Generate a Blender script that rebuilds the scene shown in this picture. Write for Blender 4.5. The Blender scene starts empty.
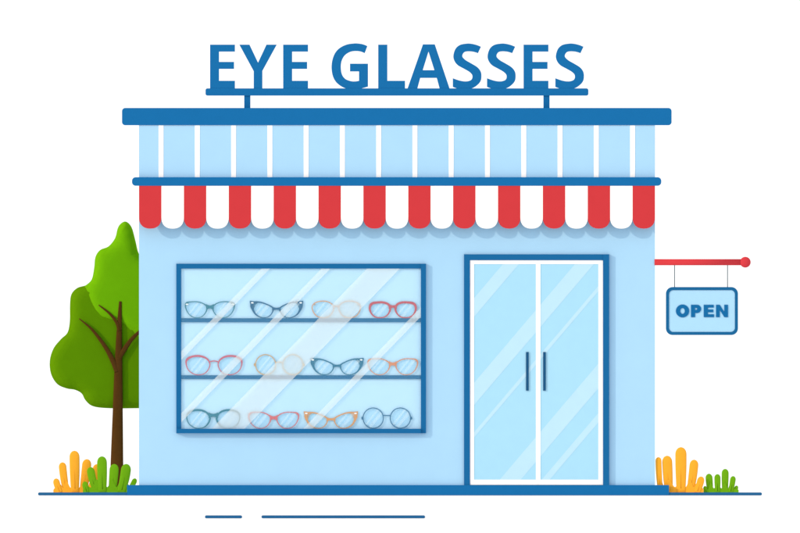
import bpy, bmesh, math
from mathutils import Vector
from mathutils.geometry import tessellate_polygon, delaunay_2d_cdt

scene = bpy.context.scene
COL = scene.collection

# ------------------------------------------------------------------ measures
# one metre is 100 pixels of the 800 px wide picture; the shop front stands in the plane y = 0
def X(px): return (px - 400.0) / 100.0
def Z(py): return (494.0 - py) / 100.0

# ------------------------------------------------------------------ materials
def lin(v):
    v /= 255.0
    return v / 12.92 if v <= 0.04045 else ((v + 0.055) / 1.055) ** 2.4

LIGHT = (1.435, 1.375, 1.275)       # daylight falling on an upright wall that faces the camera
def paint_colour(rgb, gain=1.0):
    return tuple(min(0.90, lin(c) / LIGHT[i] * gain) for i, c in enumerate(rgb))

def paint(name, rgb, gain=1.0, rough=0.65, spec=0.03, var=0.012, scale=9.0, bump=0.0):
    m = bpy.data.materials.new(name)
    m.use_nodes = True
    nt = m.node_tree
    b = nt.nodes['Principled BSDF']
    col = paint_colour(rgb, gain) if max(rgb) > 1.5 else rgb
    tc = nt.nodes.new('ShaderNodeTexCoord')
    nz = nt.nodes.new('ShaderNodeTexNoise')
    nz.inputs['Scale'].default_value = scale
    nz.inputs['Detail'].default_value = 4
    nt.links.new(tc.outputs['Object'], nz.inputs['Vector'])
    rp = nt.nodes.new('ShaderNodeValToRGB')
    rp.color_ramp.elements[0].position = 0.3
    rp.color_ramp.elements[1].position = 0.7
    rp.color_ramp.elements[0].color = tuple(c * (1 - var) for c in col) + (1,)
    rp.color_ramp.elements[1].color = tuple(min(1, c * (1 + var)) for c in col) + (1,)
    nt.links.new(nz.outputs['Fac'], rp.inputs['Fac'])
    nt.links.new(rp.outputs['Color'], b.inputs['Base Color'])
    b.inputs['Roughness'].default_value = rough
    b.inputs['Specular IOR Level'].default_value = spec
    if bump:
        bp = nt.nodes.new('ShaderNodeBump')
        bp.inputs['Strength'].default_value = bump
        bp.inputs['Distance'].default_value = 0.002
        nt.links.new(nz.outputs['Fac'], bp.inputs['Height'])
        nt.links.new(bp.outputs['Normal'], b.inputs['Normal'])
    return m

def film(name, col, cover, rough=0.5):
    """a clear sheet with a milky share: 'cover' of it is white film, the rest lets light through"""
    m = bpy.data.materials.new(name)
    m.use_nodes = True
    nt = m.node_tree
    b = nt.nodes['Principled BSDF']
    out = nt.nodes['Material Output']
    b.inputs['Base Color'].default_value = (*col, 1)
    b.inputs['Roughness'].default_value = rough
    b.inputs['Specular IOR Level'].default_value = 0.1
    tr = nt.nodes.new('ShaderNodeBsdfTransparent')
    mx = nt.nodes.new('ShaderNodeMixShader')
    mx.inputs[0].default_value = cover
    nt.links.new(tr.outputs[0], mx.inputs[1])
    tl = nt.nodes.new('ShaderNodeBsdfTranslucent')           # milky film passes part of its light on
    tl.inputs['Color'].default_value = (*col, 1)
    half = nt.nodes.new('ShaderNodeMixShader')
    half.inputs[0].default_value = 0.3
    nt.links.new(b.outputs[0], half.inputs[1])
    nt.links.new(tl.outputs[0], half.inputs[2])
    nt.links.new(half.outputs[0], mx.inputs[2])
    nt.links.new(mx.outputs[0], out.inputs['Surface'])
    return m

MAT = dict(
    wall=paint('light_blue_render', (181, 227, 255), scale=4),
    blue=paint('deep_blue_paint', (25, 114, 174)),
    frame=paint('frame_blue_paint', (28, 109, 164)),
    line=paint('kerb_blue_stone', (40, 105, 152)),
    red=paint('red_canvas', (222, 64, 68), gain=0.94),
    redpole=paint('red_enamel', (222, 66, 72)),
    white=paint('white_paint', (0.84, 0.84, 0.84)),
    ground=paint('white_ground', (0.86, 0.86, 0.86), scale=1.5),
    back=paint('display_backing', (203, 236, 253), gain=1.12),
    shelf=paint('shelf_blue', (14, 104, 156)),
    doorglass=paint('frosted_blue_glass', (178, 231, 253), rough=0.35, spec=0.1),
    handle=paint('dark_blue_metal', (34, 90, 132)),
    board=paint('sign_board_blue', (181, 229, 254)),
    boardrim=paint('sign_rim_blue', (30, 106, 156)),
    cord=paint('grey_cord', (78, 104, 112)),
    signtext=paint('sign_letter_blue', (24, 111, 168)),
    crown=paint('deep_green_foliage', (90, 135, 6), gain=1.2, spec=0.0, var=0.02),
    crown2=paint('fresh_green_foliage', (105, 165, 10), gain=1.28, spec=0.0, var=0.02),
    bark=paint('brown_bark', (76, 48, 18), gain=1.5, spec=0.0, var=0.05),
    orange=paint('orange_leaf', (255, 177, 50), gain=1.08),
    orange2=paint('orange_leaf_vein', (226, 146, 34)),
    green=paint('green_leaf', (104, 160, 18), gain=1.25),
    green2=paint('green_leaf_vein', (70, 118, 12)),
    pane=film('clear_pane', (0.40, 0.76, 0.92), 0.09),
    pane_shine=film('painted_pane_shine', (0.86, 0.95, 0.98), 0.31),  # shine on the window glass, painted as pale see-through strips
    door_shine=paint('painted_door_shine', (199, 239, 255), rough=0.35, spec=0.1),  # glass reflections of the doors, put in as a lighter blue
    lens=film('blue_lens', (0.36, 0.74, 0.98), 0.09),
    lens_shine=film('painted_lens_shine', (0.90, 0.96, 0.98), 0.17),  # painted glints: whitish strips standing in for reflections on the lenses
)
FRAMES = dict(
    teal=paint('teal_acetate', (52, 128, 148)),
    navy=paint('navy_acetate', (36, 96, 140)),
    beige=paint('beige_metal', (238, 164, 108)),
    red=paint('red_acetate', (216, 74, 84)),
    pink=paint('pink_acetate', (222, 92, 112)),
    gold=paint('pale_gold_metal', (226, 172, 104)),
    orange=paint('orange_acetate', (240, 146, 92)),
    teal2=paint('sea_blue_acetate', (40, 116, 150)),
    coral=paint('coral_acetate', (236, 104, 104)),
    amber=paint('amber_acetate', (240, 160, 80)),
    blue=paint('blue_metal', (44, 108, 152)),
)

# ------------------------------------------------------------------ geometry helpers
def prism(bm, loops, y0, y1, mat=0, fn=None):
    """extrude picture-plane loops (first outline, then holes) from depth y0 (front) to y1 (back)"""
    L = [[Vector((p[0], p[1], 0)) for p in lp] for lp in loops]
    flat = [p for lp in L for p in lp]
    tris = tessellate_polygon(L)
    def mk(p, y):
        x, z = X(p[0]), Z(p[1])
        if fn: y = y + fn(p[0], p[1])
        return bm.verts.new((x, y, z))
    f = [mk(p, y0) for p in flat]
    b = [mk(p, y1) for p in flat]
    faces = []
    for t in tris:
        for vs in ((f[t[0]], f[t[1]], f[t[2]]), (b[t[2]], b[t[1]], b[t[0]])):
            try: faces.append(bm.faces.new(vs))
            except ValueError: pass
    o = 0
    for lp in L:
        n = len(lp)
        for i in range(n):
            j = (i + 1) % n
            try: faces.append(bm.faces.new((f[o + i], f[o + j], b[o + j], b[o + i])))
            except ValueError: pass
        o += n
    for fc in faces: fc.material_index = mat

def rect(bm, x0, ya, x1, yb, y0, y1, mat=0):
    prism(bm, [[(x0, ya), (x1, ya), (x1, yb), (x0, yb)]], y0, y1, mat)

def rrect(x0, ya, x1, yb, r, n=7):
    pts = []
    for cx, cy, a0 in ((x1 - r, ya + r, -90), (x1 - r, yb - r, 0), (x0 + r, yb - r, 90), (x0 + r, ya + r, 180)):
        for k in range(n + 1):
            a = math.radians(a0 + 90 * k / n)
            pts.append((cx + r * math.cos(a), cy + r * math.sin(a)))
    return pts

def ellipse(cx, cy, rx, ry, n=40):
    return [(cx + rx * math.cos(2 * math.pi * k / n), cy + ry * math.sin(2 * math.pi * k / n)) for k in range(n)]

def smooth(pts, closed=True, n=6):
    out, m = [], len(pts)
    for i in range(m if closed else m - 1):
        def g(k): return pts[k % m] if closed else pts[max(0, min(m - 1, k))]
        p0, p1, p2, p3 = g(i - 1), g(i), g(i + 1), g(i + 2)
        for s in range(n):
            t = s / n
            out.append(tuple(0.5 * (2 * b + (c - a) * t + (2 * a - 5 * b + 4 * c - d) * t * t + (3 * b - a - 3 * c + d) * t ** 3)
                             for a, b, c, d in zip(p0, p1, p2, p3)))
    if not closed: out.append(tuple(pts[-1]))
    return out

def clip(poly, a, b, c):
    """keep the part of poly where a*x + b*y >= c"""
    out = []
    for i in range(len(poly)):
        p, q = poly[i], poly[(i + 1) % len(poly)]
        dp, dq = a * p[0] + b * p[1] - c, a * q[0] + b * q[1] - c
        if dp >= 0: out.append(p)
        if (dp >= 0) != (dq >= 0):
            t = dp / (dp - dq)
            out.append((p[0] + (q[0] - p[0]) * t, p[1] + (q[1] - p[1]) * t))
    return out

def diagonal(poly, xt0, xt1, ytop, slope):
    """a band leaning to the lower left, cut from poly; xt0..xt1 are its x limits at height ytop"""
    out = clip(poly, 1, slope, xt0 + slope * ytop)
    return clip(out, -1, -slope, -(xt1 + slope * ytop)) if len(out) > 2 else []

def tube(bm, pts, radii, n=12, mat=0, flat=1.0, cap=True):
    """a round bar along 3-D points with a radius per point; flat squeezes it in depth (y)"""
    rings = []
    for i, p in enumerate(pts):
        d = (Vector(pts[min(i + 1, len(pts) - 1)]) - Vector(pts[max(i - 1, 0)])).normalized()
        if abs(d.y) > 0.9:
            u, v = Vector((1, 0, 0)), Vector((0, 0, 1))
        else:
            v = Vector((0, 1, 0)); u = d.cross(v).normalized()
        rings.append([bm.verts.new(Vector(p) + u * radii[i] * math.cos(2 * math.pi * k / n)
                                   + v * radii[i] * flat * math.sin(2 * math.pi * k / n)) for k in range(n)])
    for a, b in zip(rings, rings[1:]):
        for k in range(n):
            f = bm.faces.new((a[k], a[(k + 1) % n], b[(k + 1) % n], b[k])); f.material_index = mat; f.smooth = True
    if cap:
        for r in (rings[0], rings[-1]):
            f = bm.faces.new(r); f.material_index = mat

def ball(bm, c, r, mat=0):
    res = bmesh.ops.create_uvsphere(bm, u_segments=24, v_segments=14, radius=r)
    for v in res['verts']:
        v.co += Vector(c)
        for f in v.link_faces: f.smooth = True; f.material_index = mat

def build(name, bm, mats, parent=None, at=None, label=None):
    bmesh.ops.recalc_face_normals(bm, faces=bm.faces)
    me = bpy.data.meshes.new(name)
    org = Vector(at) if at is not None else (Vector(parent.matrix_world.translation) if parent else Vector((0, 0, 0)))
    bm.transform(__import__('mathutils').Matrix.Translation(-org))
    bm.to_mesh(me); bm.free()
    for m in (mats if isinstance(mats, (list, tuple)) else [mats]): me.materials.append(m)
    o = bpy.data.objects.new(name, me)
    COL.objects.link(o)
    if parent is not None:
        o.parent = parent
        o.location = org - WORLD[parent.name]
    else:
        o.location = org
    WORLD[o.name] = org
    if label: o['label'] = label
    return o
WORLD = {}

def part(name, bm, mats, parent, label=None):
    return build(name, bm, mats, parent, WORLD[parent.name], label)

def tag(o, label, cat=None, group=None, kind=None):
    o['label'] = label
    if cat: o['category'] = cat
    if group: o['group'] = group
    if kind: o['kind'] = kind
    return o

def thing(name, label, cat, loc, group=None):
    o = bpy.data.objects.new(name, None)
    COL.objects.link(o)
    o.location = loc; o.empty_display_size = 0.2
    WORLD[o.name] = Vector(loc)
    return tag(o, label, cat, group)

def new(): return bmesh.new()

# ------------------------------------------------------------------ the setting
bm = new()
prof = [(-60.0, -1.05), (-3.2, -1.05), (-2.6, -0.98), (-0.040, -0.0145), (0.6, -0.0145), (400.0, -0.0145)]
xs = [-400, -40, -10, -5, 0, 5, 10, 40, 400]
g = [[bm.verts.new((x, y, z)) for y, z in prof] for x in xs]
for a, b in zip(g, g[1:]):
    for i in range(len(prof) - 1):
        bm.faces.new((a[i], b[i], b[i + 1], a[i + 1]))
o = build('ground', bm, MAT['ground'])
tag(o, 'plain white ground sloping gently down in front of the shop', 'ground', kind='structure')

bm = new()
prism(bm, [rrect(38, 492.3, 762, 495.4, 1.5, 5)], -0.030, 3.9)
bm.normal_update()
for f in bm.faces:
    if abs(f.normal.z) > 0.95: f.material_index = 1
o = build('pavement', bm, [MAT['line'], MAT['ground']])
tag(o, 'thin blue edged pavement slab under the shop and the plants', 'pavement', kind='structure')

def marking(x0, x1, label):
    b = new()
    sl = (0.98 - 0.0145) / (2.6 - 0.040)
    def pt(x, py, up):
        z = Z(py); y = -0.040 + (z + 0.0145) / sl
        n = Vector((0, -sl, 1)).normalized()
        return b.verts.new(Vector((X(x), y, z)) + n * up)
    lp = rrect(x0, 515.6, x1, 518.3, 1.3, 4)
    top = [pt(x, y, 0.004) for x, y in lp]; low = [pt(x, y, 0.0005) for x, y in lp]
    b.faces.new(top); b.faces.new(low[::-1])
    for i in range(len(lp)):
        j = (i + 1) % len(lp); b.faces.new((top[i], top[j], low[j], low[i]))
    o = build('pavement_marking', b, MAT['line'])
    tag(o, label, 'ground line', 'painted lines on the white ground', 'structure')
marking(205, 242, 'short blue line painted on white ground before the shop')
marking(261.5, 425, 'long blue line painted on white ground before the shop')

# ------------------------------------------------------------------ the shop
shop = thing('optician_shop', 'light blue optician shop with red and white scalloped awning, display window and double door', 'shop', (0, 0, 0.0))

b = new(); rect(b, 139, 125.4, 655, 492.4, 0.0, 2.0)
part('wall', b, MAT['wall'], shop)

b = new(); rect(b, 127, 485, 669, 495.2, -0.036, 0.006)
part('plinth', b, MAT['blue'], shop)

b = new(); prism(b, [rrect(122, 108, 671.6, 125.3, 3.2)], -0.014, 2.15)
part('roof', b, MAT['blue'], shop)

b = new()
rect(b, 139.2, 125.5, 654.8, 177.5, -0.006, -0.001)
for k in range(14):
    x = 158.6 + 36.27 * k
    rect(b, x, 125.5, x + 4.9, 177.5, -0.009, -0.003, 1)
part('fascia', b, [MAT['wall'], MAT['white']], shop, 'light blue fascia with fourteen narrow white slats')

b = new(); prism(b, [rrect(132, 177.2, 661.3, 185.8, 3.6)], -0.060, 0.15)
part('awning_rail', b, MAT['blue'], shop)

b = new()
N = 23; W = (655 - 139) / N
def slope(px, py): return -0.056 - 0.064 * (py - 185) / (228.6 - 185)
for k in range(N):
    x0, x1 = 139 + W * k, 139 + W * (k + 1)
    c, h = (x0 + x1) / 2, W / 2
    pts = [(x0, 185.2), (x1, 185.2)]
    for s in range(21):
        a = math.pi * s / 20
        ex = 0.86
        pts.append((c + h * math.copysign(abs(math.cos(a)) ** ex, math.cos(a)), 217.3 + 11.3 * math.sin(a) ** ex))
    prism(b, [pts], 0.0, 0.007, 0 if k % 2 == 0 else 1, slope)
part('awning', b, [MAT['red'], MAT['white']], shop, 'red and white striped awning with a scalloped lower edge')

# display window
b = new()
rect(b, 176.3, 263.7, 420.9, 268.6, -0.0224, -0.001)
rect(b, 176.3, 268.6, 181.2, 428.7, -0.0224, -0.001)
rect(b, 420.9, 263.7, 426.0, 433.2, -0.0345, -0.001)
rect(b, 176.3, 428.7, 420.9, 433.2, -0.056, -0.001)
window = part('window', b, MAT['frame'], shop, 'wide display window in a flat blue frame')
b = new(); rect(b, 181.2, 268.6, 420.9, 428.7, -0.004, -0.001)
part('backing', b, MAT['back'], window)
for ya, yb in ((318.2, 322.2), (375.2, 379.0)):
    b = new(); rect(b, 181.25, ya, 420.85, yb, -0.0186, -0.0043)
    part('shelf', b, MAT['shelf'], window)
b = new()
PANE = [(181.2, 268.6), (420.9, 268.6), (420.9, 428.7), (181.2, 428.7)]
prism(b, [PANE], -0.0207, -0.0200, 0)
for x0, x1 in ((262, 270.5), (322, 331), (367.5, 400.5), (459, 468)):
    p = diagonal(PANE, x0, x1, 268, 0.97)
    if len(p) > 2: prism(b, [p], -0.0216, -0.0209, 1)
part('pane', b, [MAT['pane'], MAT['pane_shine']], window, 'clear pane crossed by pale diagonal bands of painted shine')

# double door
b = new()
rect(b, 464, 254.3, 603, 260.2, -0.024, -0.001)
rect(b, 464, 260.2, 470, 485, -0.024, -0.001)
rect(b, 603, 254.3, 609.2, 485, -0.0345, -0.001)
part('door_frame', b, MAT['frame'], shop)
def leaf(x0, x1, gx0, gx1, hx, label):
    b = new()
    prism(b, [[(x0, 260.2), (x1, 260.2), (x1, 484.8), (x0, 484.8)], [(gx0, 264), (gx1, 264), (gx1, 479.6), (gx0, 479.6)]], -0.018, -0.001)
    d = part('door', b, MAT['white'], shop, label)
    G = [(gx0, 264), (gx1, 264), (gx1, 479.6), (gx0, 479.6)]
    b = new(); prism(b, [G], -0.014, -0.003, 0)
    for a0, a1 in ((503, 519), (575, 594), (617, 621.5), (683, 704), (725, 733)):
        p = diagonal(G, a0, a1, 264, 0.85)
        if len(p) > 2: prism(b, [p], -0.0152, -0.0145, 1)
    part('pane', b, [MAT['doorglass'], MAT['door_shine']], d)
    b = new()
    rect(b, hx, 352, hx + 2.7, 390.6, -0.025, -0.018)
    for y in (357, 383): rect(b, hx + 0.5, y, hx + 2.2, y + 3, -0.0182, -0.0145)
    part('handle', b, MAT['handle'], d)
leaf(470, 538.1, 474, 535.9, 526.0, 'glazed door leaf hinged at the window side')
leaf(538.2, 603, 540.4, 598.4, 543.1, 'glazed door leaf hinged at the outer side')

# ------------------------------------------------------------------ roof sign with the shop's lettering
def S6(pts, ox, oy=36.0, k=6.6667): return [(ox + x / k, oy + y / k) for x, y in pts]
def bend(*runs):
    """runs of points: each run is smoothed, the corners between runs stay sharp"""
    out = []
    for r in runs: out += smooth(r, False, 5) if len(r) > 2 else list(r)
    return out
BASE = 351
gE = [[(67, 58), (233, 58), (233, 105), (127, 105), (127, 173), (227, 173), (227, 220), (127, 220), (127, 299), (233, 299), (233, BASE), (67, BASE)]]
gY = [[(262, 58), (330, 58), (387, 178), (443, 58), (512, 58), (416, 233), (416, BASE), (358, BASE), (358, 235)]]
gG = [bend([(298, 115), (270, 104), (235, 101), (200, 107), (165, 130), (145, 165), (139, 207), (146, 255), (168, 286), (205, 301), (235, 303), (260, 299)],
           [(260, 237), (200, 237)], [(200, 185), (320, 185)],
           [(320, 338), (275, 350), (225, 355), (180, 352), (140, 335), (105, 305), (84, 262), (77, 207), (84, 155), (103, 110), (135, 78), (180, 57), (228, 50), (260, 51), (290, 57), (316, 68)])]
gL = [[(388, 58), (449, 58), (449, 299), (567, 299), (567, BASE), (388, BASE)]]
gA = [[(50, BASE), (153, 56), (232, 56), (331, BASE), (264, BASE), (245, 280), (135, 280), (116, BASE)], [(152, 228), (190, 105), (229, 228)]]
gS = [bend([(540, 72), (510, 60), (475, 52), (445, 51), (400, 60), (370, 86), (356, 130), (362, 165), (385, 195), (425, 218), (460, 238), (480, 258), (482, 280), (470, 296), (440, 303), (400, 298), (352, 282)],
           [(352, 340), (385, 351), (430, 355), (480, 349), (515, 328), (538, 300), (543, 265), (537, 235), (515, 208), (475, 183), (440, 163), (418, 142), (417, 125), (430, 108), (455, 103), (490, 106), (520, 115)])]

sign = thing('roof_sign', 'large blue roof sign reading EYE GLASSES standing on two short posts', 'sign', (X(397), 0.12, Z(108)))
b = new(); prism(b, [rrect(205.5, 88.4, 588.4, 95.7, 2.0)], 0.075, 0.165)
part('support_bar', b, MAT['blue'], sign)
for x in (244.2, 543.4):
    b = new(); rect(b, x, 95.5, x + 6.2, 108.2, 0.09, 0.15)
    part('post', b, MAT['blue'], sign)
for ch, gl, ox in (('E', gE, 200), ('Y', gY, 200), ('E', gE, 273.1), ('G', gG, 320), ('L', gL, 320), ('A', gA, 400),
                   ('S', gS, 400), ('S', gS, 434.2), ('E', gE, 513.5), ('S', gS, 502.5)):
    b = new(); prism(b, [S6(lp, ox) for lp in gl], 0.08, 0.16)
    part('letter', b, MAT['blue'], sign, 'blue letter ' + ch)

# ------------------------------------------------------------------ hanging sign
YS = 0.0
arm = thing('sign_bracket', 'red round bar with a ball end sticking out of the shop wall', 'sign bracket', (X(655), YS, Z(262.2)))
b = new(); tube(b, [(X(654.5), YS, Z(262.2)), (X(745), YS, Z(262.2))], [0.031, 0.031], 20, 0, 0.4)
part('rod', b, MAT['redpole'], arm)
b = new(); ball(b, (X(745.3), YS, Z(262.2)), 0.054)
for v in b.verts: v.co.y = YS + (v.co.y - YS) * 0.5
part('ball_end', b, MAT['redpole'], arm)

hs = thing('hanging_sign', 'rounded light blue OPEN sign hanging on two cords from the red bar', 'sign', (X(702), YS, Z(335)))
b = new(); prism(b, [rrect(667.5, 288.5, 736.5, 333.5, 5.2)], YS - 0.014, YS + 0.014)
board = part('board', b, MAT['board'], hs)
b = new(); prism(b, [rrect(665.9, 287, 738, 335, 6.6), rrect(669, 290.1, 734.9, 331.9, 4.2)[::-1]], YS - 0.020, YS + 0.020)
part('rim', b, MAT['boardrim'], board)
def O10(pts): return [(665 + x / 10.667, 295 + y / 10.667) for x, y in pts]
b = new()
yl = (YS - 0.020, YS - 0.0135)
prism(b, [O10(ellipse(187, 170, 71, 69)), O10(ellipse(187, 170, 24, 31))[::-1]], *yl)
prism(b, [O10([(277, 104), (340, 104)] + [(342 + 44 * math.sin(a), 148 - 44 * math.cos(a)) for a in [math.pi * k / 12 for k in range(13)]] + [(321, 192), (321, 236), (277, 236)]),
          O10([(321, 136), (338, 138), (344, 148), (338, 158), (321, 160)])], *yl)
prism(b, [O10([(413, 104), (520, 104), (520, 134), (457, 134), (457, 154), (515, 154), (515, 184), (457, 184), (457, 205), (523, 205), (523, 236), (413, 236)])], *yl)
prism(b, [O10([(544, 104), (584, 104), (632, 180), (632, 104), (672, 104), (672, 236), (633, 236), (584, 160), (584, 236), (544, 236)])], *yl)
part('lettering', b, MAT['signtext'], board, 'bold blue word OPEN')
for x in (674.6, 727.5):
    b = new()
    tube(b, [(X(x), YS, Z(265.0)), (X(x), YS, Z(287.6))], [0.0042, 0.0042], 8)
    part('cord', b, MAT['cord'], hs)

# ------------------------------------------------------------------ tree
def inflate(bm, outline, yc, depth, edge, step=7.0, mat=0):
    """swell an outline to a rounded volume: half depth 'depth', rim rounding 'edge' (both metres)"""
    from mathutils.geometry import intersect_point_line
    n = len(outline)
    minx, maxx = min(p[0] for p in outline), max(p[0] for p in outline)
    miny, maxy = min(p[1] for p in outline), max(p[1] for p in outline)
    def dist(x, y):
        best, inside = 1e9, False
        for i in range(n):
            x0, y0 = outline[i]; x1, y1 = outline[(i + 1) % n]
            if (y0 > y) != (y1 > y) and x < (x1 - x0) * (y - y0) / (y1 - y0) + x0: inside = not inside
            dx, dy = x1 - x0, y1 - y0
            t = max(0, min(1, ((x - x0) * dx + (y - y0) * dy) / (dx * dx + dy * dy + 1e-12)))
            best = min(best, math.hypot(x - x0 - dx * t, y - y0 - dy * t))
        return best if inside else -best
    pts = [Vector(p) for p in outline]
    d = [0.0] * n
    r, yy = 0, miny + step * 0.5
    while yy < maxy:
        xx = minx + (step * 0.5 if r % 2 else 0)
        while xx < maxx:
            q = dist(xx, yy)
            if q > 2.0: pts.append(Vector((xx, yy))); d.append(q)
            xx += step
        yy += step * 0.86; r += 1
    for ring in (0.8, 2.2):                                   # close rings at the rim so that it rounds off
        for i in range(n):
            x0, y0 = outline[i - 1]; x1, y1 = outline[(i + 1) % n]
            l = math.hypot(x1 - x0, y1 - y0) + 1e-9
            for s in (1, -1):
                q = (outline[i][0] + s * ring * (y1 - y0) / l, outline[i][1] - s * ring * (x1 - x0) / l)
                dq = dist(*q)
                if dq > ring * 0.9: pts.append(Vector(q)); d.append(dq)
    V, E, F, ov, oe, of = delaunay_2d_cdt(pts, [(i, (i + 1) % n) for i in range(n)], [], 1, 1e-4)
    def dep(i):
        k = max((d[j] for j in ov[i]), default=0.0) if ov[i] else 0.0
        t = min(1.0, k / 100.0 / edge)
        return depth * math.sqrt(max(0.0, 1 - (1 - t) ** 2))
    front, back = [], []
    for i, v in enumerate(V):
        h = dep(i)
        front.append(bm.verts.new((X(v.x), yc - h, Z(v.y))))
        back.append(bm.verts.new((X(v.x), yc + h, Z(v.y))) if h > 1e-6 else front[-1])
    for f in F:
        cx = sum(V[i].x for i in f) / len(f); cy = sum(V[i].y for i in f) / len(f)
        if dist(cx, cy) < 0: continue
        for vs in ([front[i] for i in f], [back[i] for i in reversed(f)]):
            try: fc = bm.faces.new(vs); fc.smooth = True; fc.material_index = mat
            except ValueError: pass

left_side = [(126, 221.6), (121, 223.6), (117.8, 228.5), (115.3, 238), (108.8, 246.3), (100.3, 250), (95.6, 257), (94.3, 268), (91.9, 279.4), (86.3, 285),
             (77.5, 287.8), (71.5, 294), (70, 304), (69.8, 321), (67.5, 332.5), (61, 339), (53.6, 348.2), (49.8, 360.6), (51, 373.8), (57.2, 384),
             (66.6, 388.4), (75, 389.8), (81.6, 393.4), (85.3, 400), (92, 405.8), (105, 408)]
right_side = [(130, 408.3), (155, 407), (170, 400), (176, 386), (184, 368), (183, 346), (174, 330), (168, 312), (166, 292), (157, 278), (147, 262), (139, 254), (135.3, 240), (131.5, 227)]
TY = 2.95
tree = thing('tree', 'green tree with forked brown trunk standing behind the shop wall', 'tree', (X(117), TY - 0.4, Z(492.4)))
b = new(); inflate(b, smooth(left_side + right_side, True, 4), TY, 0.16, 0.06)
crown = part('crown', b, MAT['crown'], tree, 'rounded green crown with lobed outline')
upper = left_side[:10] + [(84.2, 286.6), (85.6, 294), (90, 306), (94.5, 313), (101, 319), (110, 322.6), (118, 323.6), (124, 328), (131, 334.5), (138, 341), (148, 346), (162, 345), (171, 334)] + right_side[7:]
upper = [(x - 0.2, y) if i < 10 else (x, y) for i, (x, y) in enumerate(upper)]
b = new(); inflate(b, smooth(upper, True, 4), TY - 0.03, 0.155, 0.06)
part('upper_foliage', b, MAT['crown2'], crown, 'brighter yellow-green upper foliage')

def limb(bm, pts, rad, yy):
    p = smooth([(x, y, r) for (x, y), r in zip(pts, rad)], False, 6)
    tube(bm, [(X(q[0]), yy, Z(q[1])) for q in p], [max(q[2], 0.15) / 100 for q in p], 14, 0, 0.3)
b = new()
TB = TY - 0.188
limb(b, [(116.8, 493), (116.9, 465), (117.8, 408), (118.4, 370), (119, 340), (119.8, 315), (120.4, 301.4)], [6.9, 6.4, 5.0, 4.0, 3.0, 2.0, 1.3], TB)
trunk = part('trunk', b, MAT['bark'], tree)
for pts, rad in (([(117, 372), (112.5, 360), (105, 346.4), (92.5, 330), (79.2, 318.6)], [2.4, 2.5, 2.0, 1.3, 0.5]),
                 ([(119.2, 331), (116.4, 322), (109, 313), (98.6, 305)], [1.6, 1.6, 1.1, 0.5]),
                 ([(119.6, 358), (124, 350), (131, 340), (138.5, 332.6), (148, 325)], [2.0, 2.4, 2.0, 1.6, 0.8])):
    b = new(); limb(b, pts, rad, TB - 0.006)
    part('branch', b, MAT['bark'], trunk)

# ------------------------------------------------------------------ leafy plants
def leafy(name, label, cat, mats, blades, x0, x1, y, group, hump=9.0):
    """blades: base x, tip x, tip y, half width, lean (sideways bow)"""
    b = new()
    zb = 492.6
    for i, (bx, tx, ty, w, bow) in enumerate(blades):
        n = 16
        pts, rad = [], []
        yy = y + 0.012 * (i % 2)
        for k in range(n + 1):
            t = k / n
            t = 1 - (1 - t) ** 1.5
            px = bx + (tx - bx) * t + bow * math.sin(math.pi * t)
            py = zb + (ty - zb) * t
            L = abs(zb - ty)
            tipd = (1 - t) * L
            prof = 0.78 + 0.22 * math.sin(min(1.0, t / 0.72) * math.pi / 2)
            cap = math.sqrt(max(0.0, 1 - (1 - min(1, tipd / (w * 1.25))) ** 2))
            pts.append((X(px), yy, Z(py))); rad.append(max(0.02, w * prof * cap) / 100)
        tube(b, pts, rad, 18, 0, 0.2)
        v = [p for k, p in enumerate(pts) if 1 <= k <= 8]
        vr = [r for k, r in enumerate(rad) if 1 <= k <= 8]
        tube(b, [(p[0], p[1] - r * 0.2 + 0.0022, p[2]) for p, r in zip(v, vr)], [0.0045 * (1 - 0.75 * k / len(v)) for k in range(len(v))], 8, 1)
    # the leaves grow together at the foot, with a notch between each two
    ctl = [(x0, zb), (x0 + 0.3, zb - hump * 0.45)]
    for i, bl in enumerate(blades):
        if i: ctl.append(((bl[0] + blades[i - 1][0]) / 2, zb - hump * 0.62))
        ctl.append((bl[0], zb - min(hump * 1.5, (zb - bl[2]) * 0.6)))
    ctl += [(x1 - 0.3, zb - hump * 0.45), (x1, zb)]
    prism(b, [smooth(ctl, False, 5)], y + 0.001, y + 0.013, 0)
    o = build(name, b, mats, None, (X((x0 + x1) / 2), y, Z(zb)))
    tag(o, label, cat, group)

OR, GR = [MAT['orange'], MAT['orange2']], [MAT['green'], MAT['green2']]
leafy('leafy_plant', 'orange leafy plant near the tree, behind a green one', 'plant', OR,
      [(60, 55.8, 478.4, 3.3, -0.6), (66.5, 62.2, 462.2, 3.8, -0.5), (75, 74.4, 450.6, 5.0, 0), (83, 87.2, 459, 4.6, 0.4), (91, 97.4, 464, 4.0, 0.6)], 53.5, 98, 0.42, 'orange leafy plants', 8)
leafy('leafy_plant', 'green leafy plant at the foot of the tree trunk', 'plant', GR,
      [(87, 84.9, 481.4, 2.9, -0.5), (97, 90.2, 467, 3.9, -1.0), (102.5, 101.9, 456.2, 4.9, 0), (112, 114.4, 463.9, 4.6, 0.3), (121, 126.6, 463.8, 5.0, 0.8), (128, 135.6, 478.4, 2.6, 0.4)], 83, 131, 0.24, 'green leafy plants', 9)
leafy('leafy_plant', 'tall orange leafy plant growing against the shop beneath the OPEN sign', 'plant', OR,
      [(660.5, 658.4, 457, 3.0, -0.4), (669, 667, 455.6, 5.0, -0.2), (681, 680.9, 447, 5.6, 0), (690, 694.4, 459.6, 4.4, 0.5), (697, 701.6, 476.4, 3.6, 0.4)], 657, 703.4, 0.022, 'orange leafy plants', 9)
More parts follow.
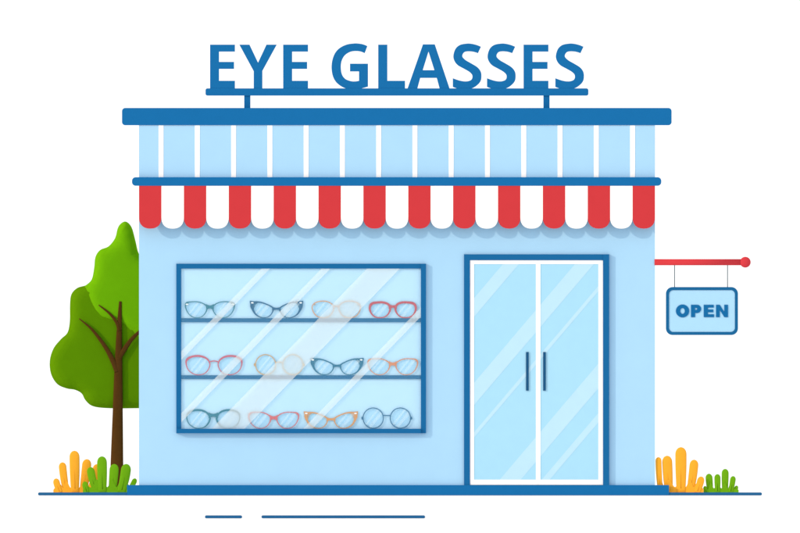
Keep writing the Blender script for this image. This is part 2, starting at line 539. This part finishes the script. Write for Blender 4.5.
leafy('leafy_plant', 'low green leafy plant at the outer side of an orange one', 'plant', GR,
      [(706.5, 704.6, 486, 2.0, 0), (710.5, 708.8, 473.6, 3.5, -0.2), (717.6, 717.4, 474, 3.1, 0), (725, 725.2, 468.8, 3.5, 0), (730.5, 733.4, 476, 2.8, 0.2), (734, 737.2, 485.6, 2.0, 0.1)], 703.6, 738.6, 0.05, 'green leafy plants', 7)

# ------------------------------------------------------------------ eyeglasses on the shelves
# shapes of one lens, x outward from the bridge centre, y up from the shelf (pixels); t = rim thickness at each point
SHAPES = {
 'butterfly': ([(3.4, 10.5), (6.5, 14.0), (12, 15.9), (18.5, 15.9), (22.6, 14.6), (23.4, 11), (21.2, 5.2), (17, 1.6), (12.4, 0.7), (8.4, 1.8), (5.0, 5.2)],
               [1.3, 1.0, 0.9, 0.9, 1.5, 1.2, 0.8, 0.7, 0.7, 0.7, 0.9]),
 'cat_eye': ([(3.8, 9.4), (8, 12.6), (14, 14.9), (19.2, 15.2), (21.4, 13.2), (21.0, 9.6), (18.9, 4.6), (15.2, 1.6), (11.4, 0.7), (7.6, 1.7), (4.8, 4.8)],
             [1.4, 1.2, 1.3, 1.7, 3.0, 2.4, 1.5, 1.0, 0.8, 0.8, 1.0]),
 'oval': ([(2.9, 10.4), (5.2, 14.0), (10, 16.2), (16, 16.2), (21, 14.4), (23.2, 11.0), (22.0, 6.0), (18.4, 2.0), (13.2, 0.7), (8, 1.7), (4.4, 5.4)],
          [0.9] * 11),
 'thick': ([(3.6, 9.0), (5.0, 12.8), (9.5, 14.6), (15, 14.6), (20.0, 13.4), (21.8, 10), (20.8, 5.4), (17.6, 2.0), (12.8, 1.0), (8, 1.9), (4.8, 5.0)],
           [2.0, 2.2, 2.2, 2.2, 2.6, 2.2, 1.5, 1.2, 1.0, 1.1, 1.4]),
 'panto': ([(4.6, 11), (7.4, 15.6), (13, 18.0), (20, 18.0), (25.6, 15.4), (27.0, 11.0), (25.0, 5.4), (20.6, 1.9), (15.4, 0.8), (10, 1.9), (6.2, 5.6)],
           [1.1, 1.6, 1.9, 1.9, 2.2, 1.2, 0.9, 0.8, 0.8, 0.8, 0.9]),
 'brow': ([(4.2, 10.5), (6.6, 15.0), (12, 17.4), (18.6, 17.4), (23.8, 15.4), (25.4, 11.0), (23.6, 5.4), (19.4, 1.9), (14.4, 0.8), (9.4, 1.8), (5.8, 5.4)],
          [1.9, 1.8, 2.0, 1.9, 1.6, 1.1, 0.9, 0.8, 0.8, 0.9, 1.5]),
}
def circ(cx, r, n=12):
    return [(cx + r * math.cos(2 * math.pi * k / n), r + 0.7 + r * math.sin(2 * math.pi * k / n)) for k in range(n)]
SHAPES['round'] = (circ(13.6, 9.6), [0.9] * 12)
SHAPES['round_thin'] = (circ(13.6, 9.7), [0.9] * 12)

def eyeglasses(cx, base, half, shape, colour, bridge, rivet, label):
    inner, th = SHAPES[shape]
    outw = max(p[0] for p in inner) + th[4]
    s = half / outw if shape not in ('round', 'round_thin') else 1.0
    sm = smooth([(x * s, y, t) for (x, y), t in zip(inner, th)], True, 5)
    area = sum(a[0] * c[1] - c[0] * a[1] for a, c in zip(sm, sm[1:] + sm[:1]))
    sgn = 1 if area > 0 else -1
    n = len(sm)
    outer = []
    for i in range(n):
        dx, dy = sm[(i + 1) % n][0] - sm[i - 1][0], sm[(i + 1) % n][1] - sm[i - 1][1]
        l = math.hypot(dx, dy) + 1e-9
        outer.append((sm[i][0] + sgn * sm[i][2] * dy / l, sm[i][1] - sgn * sm[i][2] * dx / l))
    lift = 0.05 - min(p[1] for p in outer)
    inr = [(p[0], p[1] + lift) for p in sm]; out = [(p[0], p[1] + lift) for p in outer]
    root = thing('eyeglasses', label, 'glasses', (X(cx), -0.0149, Z(base)), 'eyeglasses on the window shelves')
    M = FRAMES[colour]
    f = new()
    def side(pts, sg): return [(cx + sg * x, base - y) for x, y in pts]
    for sg in (1, -1): prism(f, [side(out, sg), side(inr, sg)], -0.0190, -0.0149)
    kind, yb, t = bridge
    yb += lift
    innermost = min(p[0] for p in inr)
    if kind == 'bow':                                  # solid keyhole bridge, waisted in the middle
        w = innermost + 0.4
        pts = [(-w, yb + t), (-w * 0.5, yb + t * 0.62), (0, yb + t * 0.5), (w * 0.5, yb + t * 0.62), (w, yb + t),
               (w, yb - t), (w * 0.5, yb - t * 0.62), (0, yb - t * 0.48), (-w * 0.5, yb - t * 0.62), (-w, yb - t)]
    elif kind == 'arch':
        w = innermost + 0.1
        up = [(-w + 2 * w * k / 8, yb + 1.0 * math.sin(math.pi * k / 8)) for k in range(9)]
        pts = [(x, y + t / 2) for x, y in up] + [(x, y - t / 2) for x, y in up[::-1]]
    else:
        w = innermost
        pts = [(-w, yb + t / 2), (w, yb + t / 2), (w, yb - t / 2), (-w, yb - t / 2)]
    prism(f, [[(cx + x, base - y) for x, y in pts]], -0.0186, -0.0153)
    ox = max(p[0] for p in out); oy = max(out, key=lambda p: p[0])[1]
    tip = max(out, key=lambda p: p[0] * 0.9 + p[1])
    if shape in ('round', 'round_thin'):
        hinge = (ox + 0.3, oy)
        for sg in (1, -1): prism(f, [ellipse(cx + sg * hinge[0], base - hinge[1], 1.0, 1.6, 12)], -0.0184, -0.0154)
    else:
        hinge = (tip[0] - 0.9, tip[1] - 1.2)
        if rivet != 'plain':
            for sg in (1, -1): prism(f, [ellipse(cx + sg * (tip[0] - 0.8), base - tip[1] + 1.2, 1.7, 1.6, 14)], -0.0188, -0.0152)
    if shape == 'cat_eye':                              # the swept-up wing at the outer corner
        for sg in (1, -1):
            wing = [(half * 0.66, 16.2), (half * 0.86, 16.9), (half + 0.3, 17.4), (half + 0.2, 15.6), (half - 0.8, 12.0), (half * 0.86, 9.0), (half * 0.80, 13.2)]
            prism(f, [[(cx + sg * x, base - y - lift * 0.5) for x, y in wing]], -0.0152, -0.0146)
    if rivet == 'stud':
        for sg in (1, -1): prism(f, [ellipse(cx + sg * (half - 2.3), base - (15.4 if shape == 'cat_eye' else tip[1] - 1.8), 1.4, 0.7, 12)], -0.0195, -0.0183, 1)
    fr = part('frame', f, [M, MAT['white']], root)
    for sg in (1, -1):
        l = new()
        P = side(inr, sg)
        prism(l, [P], -0.0173, -0.0168, 0)
        c = cx + sg * sum(p[0] for p in inr) / n
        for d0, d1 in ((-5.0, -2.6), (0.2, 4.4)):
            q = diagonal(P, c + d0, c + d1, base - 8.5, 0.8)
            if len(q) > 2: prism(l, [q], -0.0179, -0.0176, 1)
        part('lens', l, [MAT['lens'], MAT['lens_shine']], fr)
        h = new()
        x = cx + sg * (hinge[0] - 0.3); y = base - hinge[1]
        rect(h, x - 0.5, y - 0.8, x + 0.5, y + 0.8, -0.0154, -0.0054)
        part('temple', h, M, root)

R1, R2, R3 = 318.2, 375.2, 428.7
bow = lambda y, t: ('bow', y, t)
eyeglasses(209.9, R1, 25.2, 'butterfly', 'teal', bow(11.2, 3.0), 'stud', 'thin teal eyeglasses with studded upper corners, on the top shelf')
eyeglasses(276.5, R1, 26.5, 'cat_eye', 'navy', bow(9.3, 2.0), 'stud', 'navy blue cat-eye eyeglasses with white studs, on the top shelf')
eyeglasses(336.3, R1, 24.6, 'oval', 'beige', ('arch', 11.0, 1.1), 'plain', 'thin pale orange oval eyeglasses half under the broad pale band, on the top shelf')
eyeglasses(392.8, R1, 24.6, 'thick', 'red', bow(11.6, 2.4), 'plain', 'red eyeglasses with a thick rim, at the end of the top shelf')
eyeglasses(214.0, R2, 29.4, 'panto', 'pink', ('arch', 13.2, 1.1), 'plain', 'wide pink eyeglasses with a heavy brow line, on the middle shelf')
eyeglasses(279.2, R2, 24.0, 'round', 'gold', ('arch', 12.0, 1.0), 'plain', 'thin golden round eyeglasses crossed by the broad pale band, on the middle shelf')
eyeglasses(337.0, R2, 26.5, 'cat_eye', 'teal2', bow(9.3, 2.0), 'stud', 'teal blue cat-eye eyeglasses on the middle shelf, between gold and orange pairs')
eyeglasses(392.8, R2, 25.6, 'butterfly', 'orange', bow(11.2, 2.9), 'plain', 'orange eyeglasses with a broad solid bridge, on the middle shelf')
eyeglasses(213.3, R3, 27.6, 'brow', 'teal', bow(13.4, 2.9), 'plain', 'large teal eyeglasses with a thick brow and bridge, in the bottom row')
eyeglasses(273.7, R3, 25.7, 'butterfly', 'coral', bow(10.9, 3.0), 'plain', 'coral red eyeglasses with a thick bridge, in the bottom row')
eyeglasses(330.9, R3, 26.9, 'cat_eye', 'amber', bow(9.3, 2.1), 'stud', 'orange cat-eye eyeglasses with pale studs, in the bottom row')
eyeglasses(386.8, R3, 24.4, 'round_thin', 'blue', ('bar', 13.0, 0.9), 'plain', 'blue wire eyeglasses with two perfectly round lenses, in the bottom row')

# ------------------------------------------------------------------ light: a white overcast sky with a soft low sun from the left
to_sun = Vector((-1.87, -1.0, 0.84)).normalized()
elev = math.asin(to_sun.z)
az = math.atan2(to_sun.x, to_sun.y)
sun = bpy.data.lights.new('sun', 'SUN')
sun.energy = 2.2; sun.angle = math.radians(0.5); sun.color = (1.0, 0.80, 0.60)
so = bpy.data.objects.new('sun', sun); COL.objects.link(so)
so.rotation_euler = (-to_sun).to_track_quat('-Z', 'Y').to_euler()
so.location = to_sun * 30

w = bpy.data.worlds.new('World'); scene.world = w; w.use_nodes = True
nt = w.node_tree
bg = nt.nodes['Background']
sky = nt.nodes.new('ShaderNodeTexSky'); sky.sky_type = 'NISHITA'; sky.sun_disc = False
sky.sun_elevation = elev; sky.sun_rotation = az
mx = nt.nodes.new('ShaderNodeMix'); mx.data_type = 'RGBA'
mx.inputs['Factor'].default_value = 0.95
mx.inputs['B'].default_value = (11.9, 11.9, 11.9, 1)      # bright even cloud cover
nt.links.new(sky.outputs[0], mx.inputs['A'])
nt.links.new(mx.outputs['Result'], bg.inputs['Color'])
bg.inputs['Strength'].default_value = 0.1

# ------------------------------------------------------------------ camera
cam = bpy.data.cameras.new('camera')
cam.type = 'ORTHO'; cam.ortho_scale = 8.0
cam.clip_start = 0.1; cam.clip_end = 1000
co = bpy.data.objects.new('camera', cam); COL.objects.link(co)
co.location = (0, -20, Z(266.5)); co.rotation_euler = (math.radians(90), 0, 0)
scene.camera = co

scene.render.engine = 'CYCLES'
scene.cycles.use_denoising = True
scene.cycles.max_bounces = 8
scene.cycles.transparent_max_bounces = 24
vs = scene.view_settings
vs.view_transform = 'Standard'; vs.look = 'None'; vs.exposure = 0; vs.gamma = 1; vs.use_curve_mapping = False
